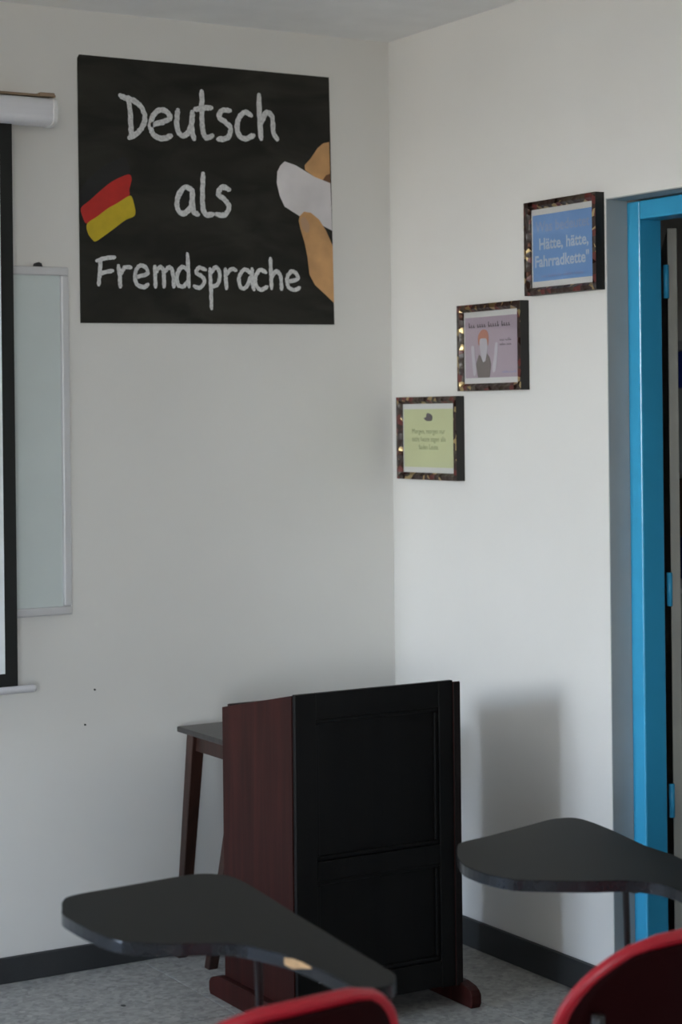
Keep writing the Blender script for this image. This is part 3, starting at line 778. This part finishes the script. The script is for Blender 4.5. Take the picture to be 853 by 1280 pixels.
def shell_grid():
    prof = smooth_line(PROFILE, 5)
    L = [0.0]
    for a, b in zip(prof, prof[1:]): L.append(L[-1] + (b - a).length)
    tot = L[-1]; rows = []
    for p, l in zip(prof, L):
        back = min(1, max(0, (p.y - 0.44) / 0.12))
        hw = 0.205 + 0.012 * back
        d = tot - l
        rc = 0.14
        if d < rc: hw -= rc - math.sqrt(max(0, rc * rc - (rc - d) ** 2))
        d = l; rc = 0.07
        if d < rc: hw -= rc - math.sqrt(max(0, rc * rc - (rc - d) ** 2))
        row = []
        for k in range(19):
            u = -1 + 2 * k / 18
            x = u * hw
            q = (x / 0.215) ** 2
            row.append(Vector((x, p.x + 0.055 * q * back, p.y + 0.018 * q * (1 - back) - 0.022 * q * max(0, (p.y - 0.60) / 0.16))))
        rows.append(row)
    return rows

RZ = math.radians(5)
def tablet_chair(x, y, outline, rod, label, group, wear=None):
    ch = tag(empty('tablet_arm_chair', (x, y, 0), RZ), label, 'chair', group)
    def to_local(p): return Matrix.Rotation(-RZ, 2) @ Vector((p[0] - x, p[1] - y))
    rows = shell_grid()
    bm = bmesh.new()
    V = [[bm.verts.new(p) for p in r] for r in rows]
    for i in range(len(V) - 1):
        for k in range(len(V[0]) - 1):
            bm.faces.new((V[i][k], V[i][k + 1], V[i + 1][k + 1], V[i + 1][k]))
    sh = link('seat_shell', bm, 'red', ch, smooth=True)
    md = sh.modifiers.new('thickness', 'SOLIDIFY'); md.thickness = 0.007; md.offset = 0
    loop = [r[0] for r in rows] + rows[-1][1:-1] + [r[-1] for r in reversed(rows)] + list(reversed(rows[0][1:-1]))
    cl = [loop[0]]
    for p in loop[1:]:
        if (p - cl[-1]).length > 0.004: cl.append(p)
    tube('rim', cl, 0.0095, 'red', sh, 10, closed=True)
    bm = bmesh.new()          # dark cover on the rear of the backrest
    sel = [r for r in rows if r[9].z > 0.50][:-1]
    V = [[bm.verts.new((p.x * 0.955, p.y - 0.007, p.z - 0.004)) for p in r] for r in sel]
    for i in range(len(V) - 1):
        for k in range(18): bm.faces.new((V[i][k], V[i][k + 1], V[i + 1][k + 1], V[i + 1][k]))
    bc = link('back_cover', bm, 'red_dark', sh, smooth=True)
    md = bc.modifiers.new('thickness', 'SOLIDIFY'); md.thickness = 0.004; md.offset = 0
    for s in (-1, 1):
        tube('leg', [(s * .185, .15, .418), (s * .195, .165, .38), (s * .235, .215, 0.0)], 0.0115, 'steel', ch)
        tube('leg', [(s * .185, -.13, .418), (s * .195, -.15, .38), (s * .235, -.27, 0.0)], 0.0115, 'steel', ch)
        tube('back_upright', smooth_line([(s * .17, -.05, .412), (s * .17, -.19, .418), (s * .17, -.25, .47), (s * .188, -.264, .56), (s * .192, -.276, .655)], 5), 0.0105, 'steel', ch)
        tube('seat_rail', [(s * .185, .17, .416), (s * .185, -.15, .416)], 0.011, 'steel', ch)
    tube('cross_rail', [(-.185, .12, .412), (.185, .12, .412)], 0.010, 'steel', ch)
    tube('cross_rail', [(-.185, -.10, .412), (.185, -.10, .412)], 0.010, 'steel', ch)
    tube('stretcher', [(-.214, -.20, .21), (.214, -.20, .21)], 0.008, 'steel', ch)
    # writing tablet
    pts = [to_local(p) for p in outline]
    pts = [(v.x, v.y) for v in smooth_line(pts, 4, True)]
    bm = bmesh.new()
    add_prism(bm, pts, 'z', TAB_Z - TAB_T, TAB_Z - 0.0012, 0.002)
    tabl = link('writing_tablet', bm, 'tablet_edge', ch)
    bm = bmesh.new()
    cxm = sum(p[0] for p in pts) / len(pts); cym = sum(p[1] for p in pts) / len(pts)
    add_prism(bm, pts, 'z', TAB_Z - 0.002, TAB_Z, 0.0006)
    link('laminate_top', bm, 'tablet', tabl)
    rx, ry = to_local(rod)
    tube('tablet_support', smooth_line([(rx, ry, TAB_Z - TAB_T), (rx + .003, ry, .60), (rx + .004, ry, .47), (rx - .02, ry - .01, .425), (.185, ry - .02, .416)], 5), 0.0065, 'steel', ch)
    box('mounting_plate', (rx - .035, ry - .06, TAB_Z - TAB_T - .004), (rx + .035, ry + .06, TAB_Z - TAB_T), 'steel', tabl, 0.0015)
    tube('arm_rest_bracket', smooth_line([(.185, -.10, .416), (.235, -.12, .48), (pts and .25, -.10, .60), (max(p[0] for p in pts[40:60]) - .03, -.02, TAB_Z - TAB_T)], 5), 0.0085, 'steel', ch)
    if wear:
        w0 = to_local(wear)
        k0 = min(range(len(pts)), key=lambda k: (Vector(pts[k]) - w0).length)
        cm = sum((Vector(p) for p in pts), Vector((0, 0))) / len(pts)
        bm = bmesh.new(); strip = []
        seg = [Vector(pts[(k0 + k) % len(pts)]) for k in range(-3, 1)]
        for i, p in enumerate(seg):
            t = (seg[min(i + 1, 3)] - seg[max(i - 1, 0)]).normalized()
            nn = Vector((t.y, -t.x))
            if nn.x > 0: nn = -nn
            hi_, lo_ = ((.004, .006), (.002, .012), (.002, .018), (.005, .016))[i]
            strip.append([bm.verts.new((p.x + nn.x * d, p.y + nn.y * d, z)) for d, z in ((.0012, TAB_Z - hi_), (.0012, TAB_Z - lo_), (-.002, TAB_Z - lo_), (-.002, TAB_Z - hi_))])
        for a_, b_ in zip(strip, strip[1:]):
            for k in range(4): bm.faces.new((a_[k], a_[(k + 1) % 4], b_[(k + 1) % 4], b_[k]))
        bm.faces.new(strip[0]); bm.faces.new(list(reversed(strip[-1])))
        c = link('worn_edge', bm, 'chip', tabl); c['label'] = 'chipped edge showing bare board'
    return ch

GRP = 'red tablet-arm chairs'
tablet_chair(-1.945, -2.49, TAB_A, (-1.736, -2.30), 'red plastic tablet-arm chair whose dark chipped tablet stands in front of the lectern', GRP, (-1.763, -2.44))
tablet_chair(-1.24, -2.50, TAB_B, (-0.952, -2.30), 'red plastic tablet-arm chair whose dark tablet reaches past the blue door frame', GRP)
